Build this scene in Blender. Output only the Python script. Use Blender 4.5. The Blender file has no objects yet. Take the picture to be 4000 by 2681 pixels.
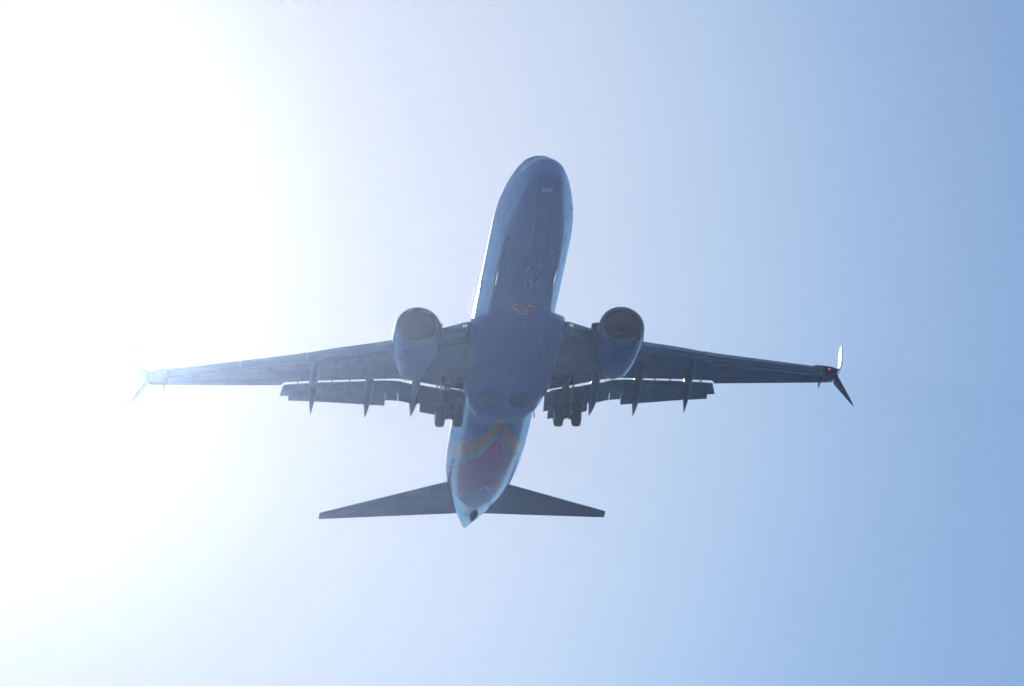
import bpy, bmesh, math, random
import numpy as np
from mathutils import Vector, Matrix, noise

random.seed(4)
SC = bpy.context.scene
COL = SC.collection
rad = math.radians

# ------------------------------------------------------------------ camera
# aircraft axes: x to its port side, y aft, z up; nose at y = 0
ROT = np.array([[0.9926507607195376, -0.10389045163016607, -0.062058370128479194],
                [-0.0032154103041393822, 0.4899942683008477, -0.8717197245496359],
                [0.12097160154143297, 0.8655127908311911, 0.4860591327483764]])   # aircraft -> camera (right, down, ahead)
CAM_AC = np.array([-44.37545379, -301.44353817, -179.15256481])                   # the viewer in aircraft axes
F_PX = 30074.4066                                                                # at 4000 px width
UP = np.array([-0.0056, -0.0863, 0.99625]); UP /= np.linalg.norm(UP)             # world up in aircraft axes
view = ROT[2]
north = view - UP * (view @ UP); north /= np.linalg.norm(north)
east = np.cross(north, UP)
W = np.stack([east, north, UP])                                                  # aircraft -> world rotation
EYE = np.array([0.0, 0.0, 1.7])
def to_world(p): return W @ (np.asarray(p, float) - CAM_AC) + EYE
def dir_world(d): return W @ np.asarray(d, float)
cam_right = W @ ROT[0]; cam_down = W @ ROT[1]; cam_fwd = W @ ROT[2]

cd = bpy.data.cameras.new('camera'); cam = bpy.data.objects.new('camera', cd); COL.objects.link(cam)
cd.sensor_width = 36.0; cd.lens = F_PX / 4000 * 36
cd.clip_start = 1.0; cd.clip_end = 120000
m = Matrix.Identity(4)
for i in range(3):
    m[i][0] = cam_right[i]; m[i][1] = -cam_down[i]; m[i][2] = -cam_fwd[i]; m[i][3] = EYE[i]
cam.matrix_world = m
SC.camera = cam

# ------------------------------------------------------------------ sun and sky
SUN_PX = (-330.0, 930.0)            # the sun stands just outside the left edge
sd = cam_right * (SUN_PX[0] - 2000) / F_PX + cam_down * (SUN_PX[1] - 1340.5) / F_PX + cam_fwd
sd = sd / np.linalg.norm(sd)
SUN_EL = math.asin(sd[2]); SUN_AZ = math.atan2(sd[0], sd[1])
sl = bpy.data.lights.new('sun', 'SUN'); sl.energy = 4.5; sl.angle = rad(0.53); sl.color = (1.0, 0.975, 0.95)
so = bpy.data.objects.new('sun', sl); COL.objects.link(so)
so.rotation_euler = Vector(sd).to_track_quat('Z', 'Y').to_euler()

world = bpy.data.worlds.new('World'); SC.world = world; world.use_nodes = True
nt = world.node_tree; nt.nodes.clear()
N = lambda t, kind: t.nodes.new(kind)
wo = N(nt, 'ShaderNodeOutputWorld'); add = N(nt, 'ShaderNodeAddShader')
bg = N(nt, 'ShaderNodeBackground'); sky = N(nt, 'ShaderNodeTexSky')
sky.sky_type = 'NISHITA'; sky.sun_disc = False; sky.sun_elevation = SUN_EL; sky.sun_rotation = SUN_AZ
sky.air_density = 1.0; sky.dust_density = 0.0; sky.ozone_density = 1.5
bg.inputs[1].default_value = 0.089
tcs = N(nt, 'ShaderNodeTexCoord'); sxyz = N(nt, 'ShaderNodeSeparateXYZ'); nt.links.new(tcs.outputs['Generated'], sxyz.inputs[0])
lowr = N(nt, 'ShaderNodeMapRange'); lowr.inputs[1].default_value = 0.0; lowr.inputs[2].default_value = 0.34; lowr.inputs[3].default_value = 1.0; lowr.inputs[4].default_value = 0.0
lowr.interpolation_type = 'SMOOTHSTEP'; nt.links.new(sxyz.outputs[2], lowr.inputs[0])
tint = N(nt, 'ShaderNodeMix'); tint.data_type = 'RGBA'; tint.blend_type = 'MULTIPLY'; nt.links.new(lowr.outputs[0], tint.inputs[0])
nt.links.new(sky.outputs[0], tint.inputs[6]); tint.inputs[7].default_value = (0.34, 0.64, 1.04, 1)
blu = N(nt, 'ShaderNodeMix'); blu.data_type = 'RGBA'; blu.blend_type = 'MULTIPLY'; blu.inputs[0].default_value = 1.0
nt.links.new(tint.outputs[2], blu.inputs[6]); blu.inputs[7].default_value = (0.86, 1.0, 1.10, 1)
nt.links.new(blu.outputs[2], bg.inputs[0])
# aureole of the sky round the sun
tc = N(nt, 'ShaderNodeTexCoord'); dot = N(nt, 'ShaderNodeVectorMath'); dot.operation = 'DOT_PRODUCT'
nrm = N(nt, 'ShaderNodeVectorMath'); nrm.operation = 'NORMALIZE'
nt.links.new(tc.outputs['Generated'], nrm.inputs[0]); nt.links.new(nrm.outputs[0], dot.inputs[0])
dot.inputs[1].default_value = tuple(sd)
def wm(op, a, b=None):
    n = N(nt, 'ShaderNodeMath'); n.operation = op
    for k, v in enumerate((a, b)):
        if v is None: continue
        if isinstance(v, (int, float)): n.inputs[k].default_value = v
        else: nt.links.new(v, n.inputs[k])
    return n.outputs[0]
cosv = wm('MINIMUM', dot.outputs['Value'], 0.9999999)
ang = wm('MULTIPLY', wm('ARCCOSINE', cosv), 180 / math.pi)
cmb = N(nt, 'ShaderNodeCombineColor')
for k, (amp, wid, pw, core, cp) in enumerate(((0.455, 6.4, 6.0, 0.01, 2.0), (0.335, 6.9, 7.5, 1.8, 4.0), (0.20, 7.4, 9.0, 3.4, 6.0))):   # peak, width in degrees and falloff of each channel; the inner core is the haze's own
    ring_ = wm('DIVIDE', 1.0, wm('ADD', 1.0, wm('POWER', wm('DIVIDE', core, wm('MAXIMUM', ang, 0.05)), cp)))
    nt.links.new(wm('MULTIPLY', ring_, wm('MULTIPLY', wm('DIVIDE', 1.0, wm('ADD', 1.0, wm('POWER', wm('DIVIDE', ang, wid), pw))), amp)), cmb.inputs[k])
b2 = N(nt, 'ShaderNodeBackground'); nt.links.new(cmb.outputs[0], b2.inputs[0]); b2.inputs[1].default_value = 1.0
nt.links.new(b2.outputs[0], add.inputs[1])
nt.links.new(bg.outputs[0], add.inputs[0]); nt.links.new(add.outputs[0], wo.inputs[0])

SC.view_settings.view_transform = 'Standard'; SC.view_settings.look = 'None'
SC.view_settings.exposure = 0.0; SC.view_settings.gamma = 1.0; SC.view_settings.use_curve_mapping = False
SC.cycles.use_denoising = True; SC.cycles.denoising_input_passes = 'RGB_ALBEDO'; SC.cycles.use_adaptive_sampling = False; SC.cycles.max_bounces = 8; SC.cycles.sample_clamp_indirect = 10

# ------------------------------------------------------------------ materials
def mat(name, base, rough=0.4, metal=0.0, coat=0.0, coat_rough=0.03, spec=0.5, emit=None, var=0.0, vscale=(2, 2, 2), streak=0.0, bump=0.0, bscale=6):
    m = bpy.data.materials.new(name); m.use_nodes = True; t = m.node_tree
    p = t.nodes['Principled BSDF']
    p.inputs['Base Color'].default_value = (*base, 1); p.inputs['Roughness'].default_value = rough
    p.inputs['Metallic'].default_value = metal; p.inputs['Coat Weight'].default_value = coat
    p.inputs['Coat Roughness'].default_value = coat_rough; p.inputs['Coat IOR'].default_value = 1.75; p.inputs['Specular IOR Level'].default_value = spec
    if emit: p.inputs['Emission Color'].default_value = (*emit[:3], 1); p.inputs['Emission Strength'].default_value = emit[3]
    col_out = None
    if var or streak or bump:
        c = t.nodes.new('ShaderNodeTexCoord')
    if var or streak:
        src = None
        def noise_mix(scale, detail, amt, prev):
            mp = t.nodes.new('ShaderNodeMapping'); mp.inputs['Scale'].default_value = scale
            t.links.new(c.outputs['Object'], mp.inputs[0])
            n = t.nodes.new('ShaderNodeTexNoise'); n.inputs['Scale'].default_value = 1.0; n.inputs['Detail'].default_value = detail
            t.links.new(mp.outputs[0], n.inputs['Vector'])
            r = t.nodes.new('ShaderNodeMapRange'); r.inputs[1].default_value = 0.3; r.inputs[2].default_value = 0.7
            r.inputs[3].default_value = 1 - amt; r.inputs[4].default_value = 1 + amt
            t.links.new(n.outputs['Fac'], r.inputs[0])
            v = t.nodes.new('ShaderNodeVectorMath'); v.operation = 'SCALE'
            if prev is None: v.inputs[0].default_value = base
            else: t.links.new(prev, v.inputs[0])
            t.links.new(r.outputs[0], v.inputs['Scale'])
            return v.outputs[0]
        if var: src = noise_mix(vscale, 5, var, None)
        if streak: src = noise_mix((9, 0.5, 9), 4, streak, src)
        t.links.new(src, p.inputs['Base Color'])
    if bump:
        n = t.nodes.new('ShaderNodeTexNoise'); n.inputs['Scale'].default_value = bscale; n.inputs['Detail'].default_value = 3
        t.links.new(c.outputs['Object'], n.inputs['Vector'])
        b = t.nodes.new('ShaderNodeBump'); b.inputs['Strength'].default_value = bump; b.inputs['Distance'].default_value = 0.01
        t.links.new(n.outputs['Fac'], b.inputs['Height'])
        t.links.new(b.outputs[0], p.inputs['Normal']); t.links.new(b.outputs[0], p.inputs['Coat Normal'])
    return m

M_WING = mat('grey_wing_paint', (0.13, 0.18, 0.215), 0.42, var=0.16, vscale=(0.7, 1.2, 1), streak=0.10)
M_CTRL = mat('grey_flap_paint', (0.15, 0.20, 0.235), 0.4, var=0.14, vscale=(1.1, 2, 1), streak=0.10)
M_CANOE = mat('grey_fairing_paint', (0.12, 0.15, 0.18), 0.35, var=0.12)
M_METAL = mat('bare_leading_edge_metal', (0.40, 0.42, 0.44), 0.26, metal=0.85, var=0.08)
M_LIP = mat('inlet_lip_metal', (0.19, 0.20, 0.21), 0.38, metal=0.85, var=0.08)
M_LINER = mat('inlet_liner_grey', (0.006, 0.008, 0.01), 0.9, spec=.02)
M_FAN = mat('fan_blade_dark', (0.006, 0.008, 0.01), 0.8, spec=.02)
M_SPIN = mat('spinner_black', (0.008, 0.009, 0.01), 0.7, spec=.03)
M_SWIRL = mat('spinner_white_mark', (0.08, 0.09, 0.10), 0.6)
M_NAC = mat('blue_nacelle_paint', (0.003, 0.080, 0.29), 0.4, coat=1.0, coat_rough=0.02, spec=.2, var=0.10, bump=0.05, bscale=3)
M_TYRE = mat('tyre_rubber', (0.022, 0.022, 0.024), 0.75, var=0.2)
M_HUB = mat('wheel_hub_metal', (0.45, 0.46, 0.47), 0.35, metal=0.6)
M_GEAR = mat('gear_leg_grey', (0.20, 0.20, 0.205), 0.45, metal=0.2, var=0.15)
M_CHROME = mat('oleo_chrome', (0.6, 0.6, 0.6), 0.15, metal=1.0)
M_DARK = mat('dark_bay', (0.035, 0.045, 0.065), 0.75, var=0.25, spec=.1)
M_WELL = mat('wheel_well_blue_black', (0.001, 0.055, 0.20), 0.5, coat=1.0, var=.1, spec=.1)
M_SEAL = mat('dark_seam', (0.010, 0.025, 0.07), 0.6, coat=1.0)
M_GLASS = mat('cockpit_glass', (0.02, 0.025, 0.03), 0.05, coat=1.0)
M_SILVER = mat('pale_silver_line', (0.07, 0.17, 0.36), 0.4, coat=1.0)
M_BLUE = mat('emblem_blue', (0.02, 0.05, 0.24), 0.35, coat=1.0)
M_RED = mat('emblem_red', (0.75, 0.02, 0.06), 0.35, coat=1.0)
M_YELLOW = mat('emblem_yellow', (0.95, 0.42, 0.04), 0.35, coat=1.0)
M_TIPRED = mat('winglet_root_red', (0.50, 0.02, 0.03), 0.4, coat=0.6)
M_WLET = mat('winglet_blue_paint', (0.045, 0.07, 0.16), 0.3, coat=1.0, coat_rough=0.05)
M_BLADE = mat('antenna_dark', (0.02, 0.035, 0.08), 0.5)
M_NAVRED = mat('red_navigation_lens', (0.6, 0.02, 0.02), 0.2, emit=(1, 0.08, 0.06, 1.8))
M_NAVGREEN = mat('green_navigation_lens', (0.02, 0.5, 0.15), 0.2, emit=(0.1, 1, 0.4, 1.0))
M_LAMP = mat('landing_light_glass', (0.7, 0.72, 0.6), 0.1, emit=(1.0, 0.95, 0.75, 0.25))
M_ALU = mat('bright_aluminium', (.80, .83, .86), .18, metal=.9)
M_SCUFF = mat('bare_metal_scuff', (.32, .42, .55), .4, coat=1.0)
M_TAILMETAL = mat('tail_cone_metal', (0.25, 0.26, 0.28), 0.35, metal=0.7)

# ------------------------------------------------------------------ helpers
def link(me, name, mats, parent, smooth=True, auto=None):
    o = bpy.data.objects.new(name, me); COL.objects.link(o)
    for mm in (mats if isinstance(mats, (list, tuple)) else [mats]): me.materials.append(mm)
    if smooth:
        me.polygons.foreach_set('use_smooth', [True] * len(me.polygons))
        if auto:
            bm = bmesh.new(); bm.from_mesh(me)
            for e in bm.edges:
                if len(e.link_faces) == 2 and e.calc_face_angle(0) > rad(auto): e.smooth = False
            bm.to_mesh(me); bm.free()
    if parent: o.parent = parent
    return o

def mesh(name, verts, faces, mats, parent, smooth=True, auto=40, normals=True):
    me = bpy.data.meshes.new(name); me.from_pydata([tuple(map(float, v)) for v in verts], [], faces); me.update()
    if normals:
        bm = bmesh.new(); bm.from_mesh(me); bmesh.ops.remove_doubles(bm, verts=bm.verts, dist=1e-5)
        bmesh.ops.recalc_face_normals(bm, faces=bm.faces); bm.to_mesh(me); bm.free()
    return link(me, name, mats, parent, smooth, auto)

def loft_data(secs, closed=True, caps=True):
    n = len(secs[0]); V = [p for s in secs for p in s]; F = []
    for i in range(len(secs) - 1):
        for k in range(n if closed else n - 1):
            k2 = (k + 1) % n
            F.append((i * n + k, i * n + k2, (i + 1) * n + k2, (i + 1) * n + k))
    if caps and closed:
        F.append(tuple(range(n))); F.append(tuple(range((len(secs) - 1) * n, len(secs) * n)))
    return V, F
def loft(name, secs, mats, parent, closed=True, caps=True, auto=40):
    V, F = loft_data(secs, closed, caps); return mesh(name, V, F, mats, parent, True, auto)

def mirror(v): return [(-p[0], p[1], p[2]) for p in v]

def airfoil(x, le, te, z, tc, n=22, twist=0.0, camber=0.0, zte=None):
    """closed loop of a wing section on the vertical plane at x; chord line from (le, z) to (te, zte)"""
    c = te - le; zte = z if zte is None else zte; pts = []
    us = 0.5 * (1 - np.cos(np.linspace(0, math.pi, n)))
    def yt(u): return 5 * tc * (0.2969 * math.sqrt(u) - 0.126 * u - 0.3516 * u * u + 0.2843 * u ** 3 - 0.1021 * u ** 4)
    for u in us: pts.append((x, le + c * u, z + (zte - z) * u + c * (yt(u) * 1.1 + camber * 4 * u * (1 - u))))
    for u in us[::-1][1:-1]: pts.append((x, le + c * u, z + (zte - z) * u - c * (yt(u) * 0.9 - camber * 4 * u * (1 - u))))
    return pts

def tube_data(p0, p1, r0, r1=None, n=16):
    p0 = Vector(p0); p1 = Vector(p1); r1 = r0 if r1 is None else r1
    d = (p1 - p0).normalized(); a = d.orthogonal().normalized(); b = d.cross(a)
    return [[tuple(p + r * (math.cos(t) * a + math.sin(t) * b)) for t in np.linspace(0, 2 * math.pi, n, endpoint=False)] for p, r in ((p0, r0), (p1, r1))]
class MB:
    def __init__(s): s.V = []; s.F = []
    def add(s, V, F):
        o = len(s.V); s.V += list(V); s.F += [tuple(i + o for i in f) for f in F]
    def loft(s, secs, closed=True, caps=True): s.add(*loft_data(secs, closed, caps))
    def tube(s, p0, p1, r0, r1=None, n=16): s.loft(tube_data(p0, p1, r0, r1, n))
    def box(s, c, h, R=None):
        P = []
        for i in (-1, 1):
            for j in (-1, 1):
                for k in (-1, 1):
                    v = Vector((i * h[0], j * h[1], k * h[2]))
                    if R is not None: v = R @ v
                    P.append(tuple(Vector(c) + v))
        s.add(P, [(0, 1, 3, 2), (4, 6, 7, 5), (0, 4, 5, 1), (2, 3, 7, 6), (0, 2, 6, 4), (1, 5, 7, 3)])
    def build(s, name, mats, parent, auto=40): return mesh(name, s.V, s.F, mats, parent, True, auto)
def side(pts, s): return [(p[0] * s, p[1], p[2]) for p in pts]

# ------------------------------------------------------------------ the airliner
air = bpy.data.objects.new('airliner', None); COL.objects.link(air)
mw = Matrix.Identity(4)
org = to_world((0, 0, 0))
for i in range(3):
    for j in range(3): mw[i][j] = W[i][j]
    mw[i][3] = org[i]
air.matrix_world = mw
air['label'] = 'twin engined passenger jet with blue belly and orange and red stripes below its tail'
air['category'] = 'airplane'

# --- fuselage
ST = np.array([0, .15, .4, .8, 1.3, 1.8, 2.4, 3.2, 4.2, 5.4, 6.8, 10, 20, 24., 26, 28, 30, 32, 34, 35.5, 36.8, 37.6, 37.9, 38.02])
FW = np.array([.03, .385, .632, .873, 1.03, 1.157, 1.30, 1.47, 1.642, 1.792, 1.865, 1.88, 1.88, 1.88, 1.87, 1.84, 1.75, 1.52, 1.125, .79, .48, .25, .15, .10])
FB = np.array([-.57, -.84, -1.04, -1.24, -1.43, -1.56, -1.68, -1.79, -1.89, -1.96, -2.0, -2.005, -2.005, -2.005, -1.955, -1.727, -1.395, -.99, -.44, -.01, .403, .675, .78, .85])
FT = np.array([-.50, -.14, .10, .36, .58, .88, 1.42, 1.70, 1.90, 2.0, 2.03, 2.03, 2.03, 2.03, 2.03, 2.03, 2.01, 1.985, 1.925, 1.84, 1.70, 1.53, 1.44, 1.35])
FZ = np.array([-.54, -.53, -.5, -.45, -.38, -.3, -.22, -.13, -.05, 0, 0, 0, 0, 0, .02, .1, .2, .38, .6, .82, 1.03, 1.15, 1.17, 1.18])
def pchip(x, X, Y):
    h = np.diff(X); d = np.diff(Y) / h; mm = np.zeros_like(Y); mm[0] = d[0]; mm[-1] = d[-1]
    for i in range(1, len(X) - 1):
        if d[i - 1] * d[i] > 0:
            w1 = 2 * h[i] + h[i - 1]; w2 = h[i] + 2 * h[i - 1]; mm[i] = (w1 + w2) / (w1 / d[i - 1] + w2 / d[i])
    i = int(np.clip(np.searchsorted(X, x) - 1, 0, len(X) - 2)); t = (x - X[i]) / h[i]
    return ((1 + 2 * t) * (1 - t) ** 2 * Y[i] + t * (1 - t) ** 2 * h[i] * mm[i] + t * t * (3 - 2 * t) * Y[i + 1] + t * t * (t - 1) * h[i] * mm[i + 1])
def prof(y): return tuple(pchip(y, ST, A) for A in (FW, FB, FT, FZ))
def fpoint(y, a, off=0.0):
    """point of the skin at station y; a = 0 at the keel, +pi/2 at the port side"""
    w, b, t, z = prof(y); c = -math.cos(a)
    h = (t - z) if c > 0 else (z - b)
    return ((w + off) * math.sin(a), y, z + (h + off) * c)
ys = np.concatenate([[0, .02, .06, .1], np.linspace(.15, 7, 60), np.linspace(7.5, 24, 34), np.linspace(24.4, 37.6, 60), [37.75, 37.9, 38.02]])
NA = 96
secs = [[fpoint(y, a) for a in np.linspace(0, 2 * math.pi, NA, endpoint=False)] for y in ys]

# paint of the fuselage: stripes laid out as station against angle round the hull
def body_material():
    m = bpy.data.materials.new('fuselage_paint'); m.use_nodes = True; t = m.node_tree; p = t.nodes['Principled BSDF']
    n = lambda k: t.nodes.new(k); L = t.links.new
    tc = n('ShaderNodeTexCoord'); sp = n('ShaderNodeSeparateXYZ'); L(tc.outputs['Object'], sp.inputs[0])
    def math_(op, a, b=None, c=None):
        q = n('ShaderNodeMath'); q.operation = op
        for k, v in enumerate((a, b, c)):
            if v is None: continue
            if isinstance(v, (int, float)): q.inputs[k].default_value = v
            else: L(v, q.inputs[k])
        return q.outputs[0]
    X, Y, Z = sp.outputs
    ax = math_('ABSOLUTE', X)
    # centre height of the hull along its length
    fc = n('ShaderNodeFloatCurve'); L(math_('DIVIDE', Y, 40.0), fc.inputs[1])
    cv = fc.mapping.curves[0]; pts = [(0, .5 - .054), (3.2 / 40, .5 - .013), (6 / 40, .5), (25 / 40, .5), (30 / 40, .52), (34 / 40, .56), (38 / 40, .618), (1, .64)]
    cv.points[0].location = pts[0]; cv.points[1].location = pts[-1]
    for q in pts[1:-1]: cv.points.new(*q)
    fc.mapping.update()
    zc = math_('MULTIPLY', math_('SUBTRACT', fc.outputs[0], 0.5), 10.0)
    phi = math_('DIVIDE', math_('ARCTAN2', ax, math_('SUBTRACT', zc, Z)), math.pi)      # 0 keel .. 1 crown
    def curve(points):                                                              # angle/pi -> station
        f = n('ShaderNodeFloatCurve'); L(phi, f.inputs[1]); c = f.mapping.curves[0]
        P = [(a, (y - 20) / 20) for a, y in points]
        c.points[0].location = P[0]; c.points[1].location = P[-1]
        for q in P[1:-1]: c.points.new(*q)
        f.mapping.update()
        return math_('MULTIPLY_ADD', f.outputs[0], 20.0, 20.0)
    wob = n('ShaderNodeTexNoise'); wob.inputs['Scale'].default_value = 3.0
    c1 = curve(STRIPE[0]); c2 = curve(STRIPE[1]); c3 = curve(STRIPE[2])
    def step(cu, off): return math_('GREATER_THAN', Y, math_('ADD', cu, off))
    col = None
    def over(prev, colr, mask):
        x = n('ShaderNodeMix'); x.data_type = 'RGBA'; L(mask, x.inputs[0])
        if isinstance(prev, tuple): x.inputs[6].default_value = (*prev, 1)
        else: L(prev, x.inputs[6])
        x.inputs[7].default_value = (*colr, 1); return x.outputs[2]
    blue = (0.002, 0.125, 0.38); silver = (0.16, 0.26, 0.36); orange = (0.92, 0.31, 0.05); red = (0.78, 0.012, 0.15); cone = (0.30, 0.36, 0.40)
    col = over(blue, silver, step(c1, -0.10))
    col = over(col, orange, step(c1, 0.12)); col = over(col, silver, step(c2, -0.30)); col = over(col, red, step(c2, 0.28))
    col = over(col, silver, step(c3, -0.30)); col = over(col, blue, step(c3, 0.18))
    conem = math_('GREATER_THAN', math_('ADD', Y, math_('MULTIPLY', ax, 0.6)), 32.75)
    col = over(col, cone, conem)
    # grime and scuffs running aft
    mp = n('ShaderNodeMapping'); mp.inputs['Scale'].default_value = (11, 0.45, 11); L(tc.outputs['Object'], mp.inputs[0])
    ns = n('ShaderNodeTexNoise'); ns.inputs['Detail'].default_value = 5; ns.inputs['Scale'].default_value = 1.0; L(mp.outputs[0], ns.inputs['Vector'])
    mr = n('ShaderNodeMapRange'); mr.inputs[1].default_value = .35; mr.inputs[2].default_value = .7; mr.inputs[3].default_value = .93; mr.inputs[4].default_value = 1.08; L(ns.outputs['Fac'], mr.inputs[0])
    sc = n('ShaderNodeVectorMath'); sc.operation = 'SCALE'; L(col, sc.inputs[0]); L(mr.outputs[0], sc.inputs['Scale'])
    mp2 = n('ShaderNodeMapping'); mp2.inputs['Scale'].default_value = (26, 1.3, 26); L(tc.outputs['Object'], mp2.inputs[0])
    n2 = n('ShaderNodeTexNoise'); n2.inputs['Detail'].default_value = 2; n2.inputs['Scale'].default_value = 1.0; L(mp2.outputs[0], n2.inputs['Vector'])
    n3 = n('ShaderNodeTexNoise'); n3.inputs['Scale'].default_value = 0.5; L(tc.outputs['Object'], n3.inputs['Vector'])
    scr = math_('MULTIPLY', math_('GREATER_THAN', n2.outputs['Fac'], 0.69), math_('GREATER_THAN', n3.outputs['Fac'], 0.46))
    belly = math_('LESS_THAN', phi, 0.24)
    scr = math_('MULTIPLY', math_('MULTIPLY', scr, belly), 0.18)
    sm = n('ShaderNodeMix'); sm.data_type = 'RGBA'; L(scr, sm.inputs[0]); L(sc.outputs[0], sm.inputs[6]); sm.inputs[7].default_value = (0.45, 0.5, 0.6, 1)
    L(sm.outputs[2], p.inputs['Base Color'])
    p.inputs['Roughness'].default_value = 0.4; p.inputs['Coat Weight'].default_value = 1.0; p.inputs['Coat Roughness'].default_value = 0.01; p.inputs['Coat IOR'].default_value = 1.8; p.inputs['Specular IOR Level'].default_value = 0.15
    # skin: slight quilting between frames and lap joints
    mpb = n('ShaderNodeMapping'); mpb.inputs['Scale'].default_value = (1.3, 2.0, 1.3); L(tc.outputs['Object'], mpb.inputs[0])
    nb = n('ShaderNodeTexNoise'); nb.inputs['Scale'].default_value = 1.0; nb.inputs['Detail'].default_value = 2; L(mpb.outputs[0], nb.inputs['Vector'])
    fr = math_('ABSOLUTE', math_('SUBTRACT', math_('FRACT', math_('DIVIDE', Y, 0.508)), 0.5))
    h = math_('ADD', math_('MULTIPLY', nb.outputs['Fac'], 0.9), math_('MULTIPLY', fr, 0.10))
    bp = n('ShaderNodeBump'); bp.inputs['Strength'].default_value = 0.15; bp.inputs['Distance'].default_value = 0.012; L(h, bp.inputs['Height'])
    L(bp.outputs[0], p.inputs['Coat Normal']); L(bp.outputs[0], p.inputs['Normal'])
    return m
STRIPE = [[(0, 21.23), (.06, 22.28), (.115, 23.16), (.175, 23.96), (.285, 25.2), (.41, 26.37), (.54, 27.6), (1, 31)],
          [(0, 23.1), (.06, 24.15), (.1, 24.95), (.17, 25.9), (.26, 27.2), (.39, 28.8), (.49, 29.8), (1, 34)],
          [(0, 29.24), (.1, 30.5), (.19, 31.35), (.32, 32.7), (.5, 33.8), (1, 36)]]
#STRIPE_DATA
M_BODY = body_material()
M_SUB = M_NAC
fus = loft('fuselage', secs, M_BODY, air, auto=60)

def skin_patch(name, pts2, mats, parent, off=0.006, surf=None, thick=0.0):
    """flat mark laid on the hull: outline given as (x, y) seen from below"""
    surf = surf or belly_z
    bm = bmesh.new(); vs = [bm.verts.new((x, y, 0)) for x, y in pts2]; f = bm.faces.new(vs)
    bmesh.ops.triangulate(bm, faces=[f])
    for _ in range(3):
        ed = [e for e in bm.edges if e.calc_length() > 0.12]
        if not ed: break
        bmesh.ops.subdivide_edges(bm, edges=ed, cuts=1, use_grid_fill=False)
        bmesh.ops.triangulate(bm, faces=bm.faces)
    for v in bm.verts: v.co.z = surf(v.co.x, v.co.y) - off
    for f in bm.faces:
        f.normal_update()
        if f.normal.z > 0: f.normal_flip()
    me = bpy.data.meshes.new(name); bm.to_mesh(me); bm.free()
    return link(me, name, mats, parent, True)
def fus_z(x, y):
    w, b, t, z = prof(y); q = min(abs(x) / w, 0.9999)
    return z - (z - b) * math.sqrt(1 - q * q)

# --- belly fairing
FY = np.array([10.6, 11.4, 12.2, 12.6, 13.0, 13.4, 14.2, 15.2, 17, 18.2, 19.1, 19.9, 20.6, 21.15, 21.6, 21.9])
FWI = np.array([0.5, 1.15, 1.64, 1.86, 2.10, 2.23, 2.27, 2.26, 2.22, 2.18, 2.11, 2.0, 1.78, 1.48, 1.18, 0.95])
FBO = np.array([-1.88, -1.92, -1.97, -2.00, -2.03, -2.06, -2.12, -2.18, -2.25, -2.27, -2.28, -2.27, -2.23, -2.16, -2.07, -1.99])
def fexp(y): return float(np.interp(y, [12.2, 13.2, 14.5, 17.0, 19.6], [2.5, 3.2, 4.2, 4.0, 2.7]))
def fair_sec(y):
    w = pchip(y, FY, FWI); b = pchip(y, FY, FBO); zt = -1.05
    if y < 13.2: zt = -1.05 - (13.2 - y) * 0.36
    if y > 20: zt = -1.05 - (y - 20) * 0.48
    out = []
    for a in np.linspace(-math.pi / 2, math.pi / 2, 49):
        s, c = math.sin(a), math.cos(a); e = 2 / fexp(y)
        out.append((w * math.copysign(abs(s) ** e, s), y, zt - (zt - b) * abs(c) ** e))
    return out
fysec = np.concatenate([np.linspace(10.6, 14, 18), np.linspace(14.5, 19, 10), np.linspace(19.3, 21.9, 20)])
fsecs = [fair_sec(y) + [(0.5, y, -0.6 if 12.5 < y < 20.5 else -1.6), (-0.5, y, -0.6 if 12.5 < y < 20.5 else -1.6)] for y in fysec]
M_FAIR = mat('belly_fairing_paint', (0.014, 0.046, 0.27), 0.4, coat=1.0, coat_rough=0.02, var=0.08, streak=0.10, bump=0.12, bscale=1.2)
fair = loft('belly_fairing', fsecs, M_BODY, air, auto=70)
def belly_z(x, y):
    z = fus_z(x, y)
    if 10.6 <= y <= 21.9:
        w = pchip(y, FY, FWI); b = pchip(y, FY, FBO); zt = -1.05
        if y < 13.2: zt = -1.05 - (13.2 - y) * 0.36
        if y > 20: zt = -1.05 - (y - 20) * 0.48
        q = abs(x) / w
        if q < 1: z = min(z, zt - (zt - b) * (1 - q ** fexp(y)) ** (1 / fexp(y)))
    return z
def disc(cx, cy, r, n=40): return [(cx + r * math.cos(t), cy + r * math.sin(t)) for t in np.linspace(0, 2 * math.pi, n, endpoint=False)]
for s in (-1, 1):
    skin_patch('wheel_well_shade', disc(s * 0.82, 19.15, 0.74), M_WELL, fair, 0.006)  # flat disc on the skin, dark colour stands in for the well's shade

# --- marks on the hull
def band(p, q, w):
    d = Vector((q[0] - p[0], q[1] - p[1], 0)).normalized(); k = Vector((-d.y, d.x, 0)) * w / 2
    return [(p[0] - k.x, p[1] - k.y), (q[0] - k.x, q[1] - k.y), (q[0] + k.x, q[1] + k.y), (p[0] + k.x, p[1] + k.y)]
HL = Vector((-0.60, 10.62))
heart = [(-0.05, 10.50), (0.02, 10.44), (0.12, 10.38), (0.22, 10.345), (0.33, 10.34), (0.43, 10.39), (0.49, 10.49), (0.50, 10.60), (0.46, 10.73), (0.38, 10.88),
         (0.28, 11.04), (0.18, 11.2), (0.07, 11.37), (-0.06, 11.55), (-0.16, 11.44), (-0.27, 11.29), (-0.38, 11.14), (-0.48, 11.0), (-0.56, 10.86), (-0.61, 10.72), (-0.60, 10.58),
         (-0.54, 10.46), (-0.44, 10.38), (-0.33, 10.36), (-0.22, 10.38), (-0.13, 10.43)]
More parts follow.
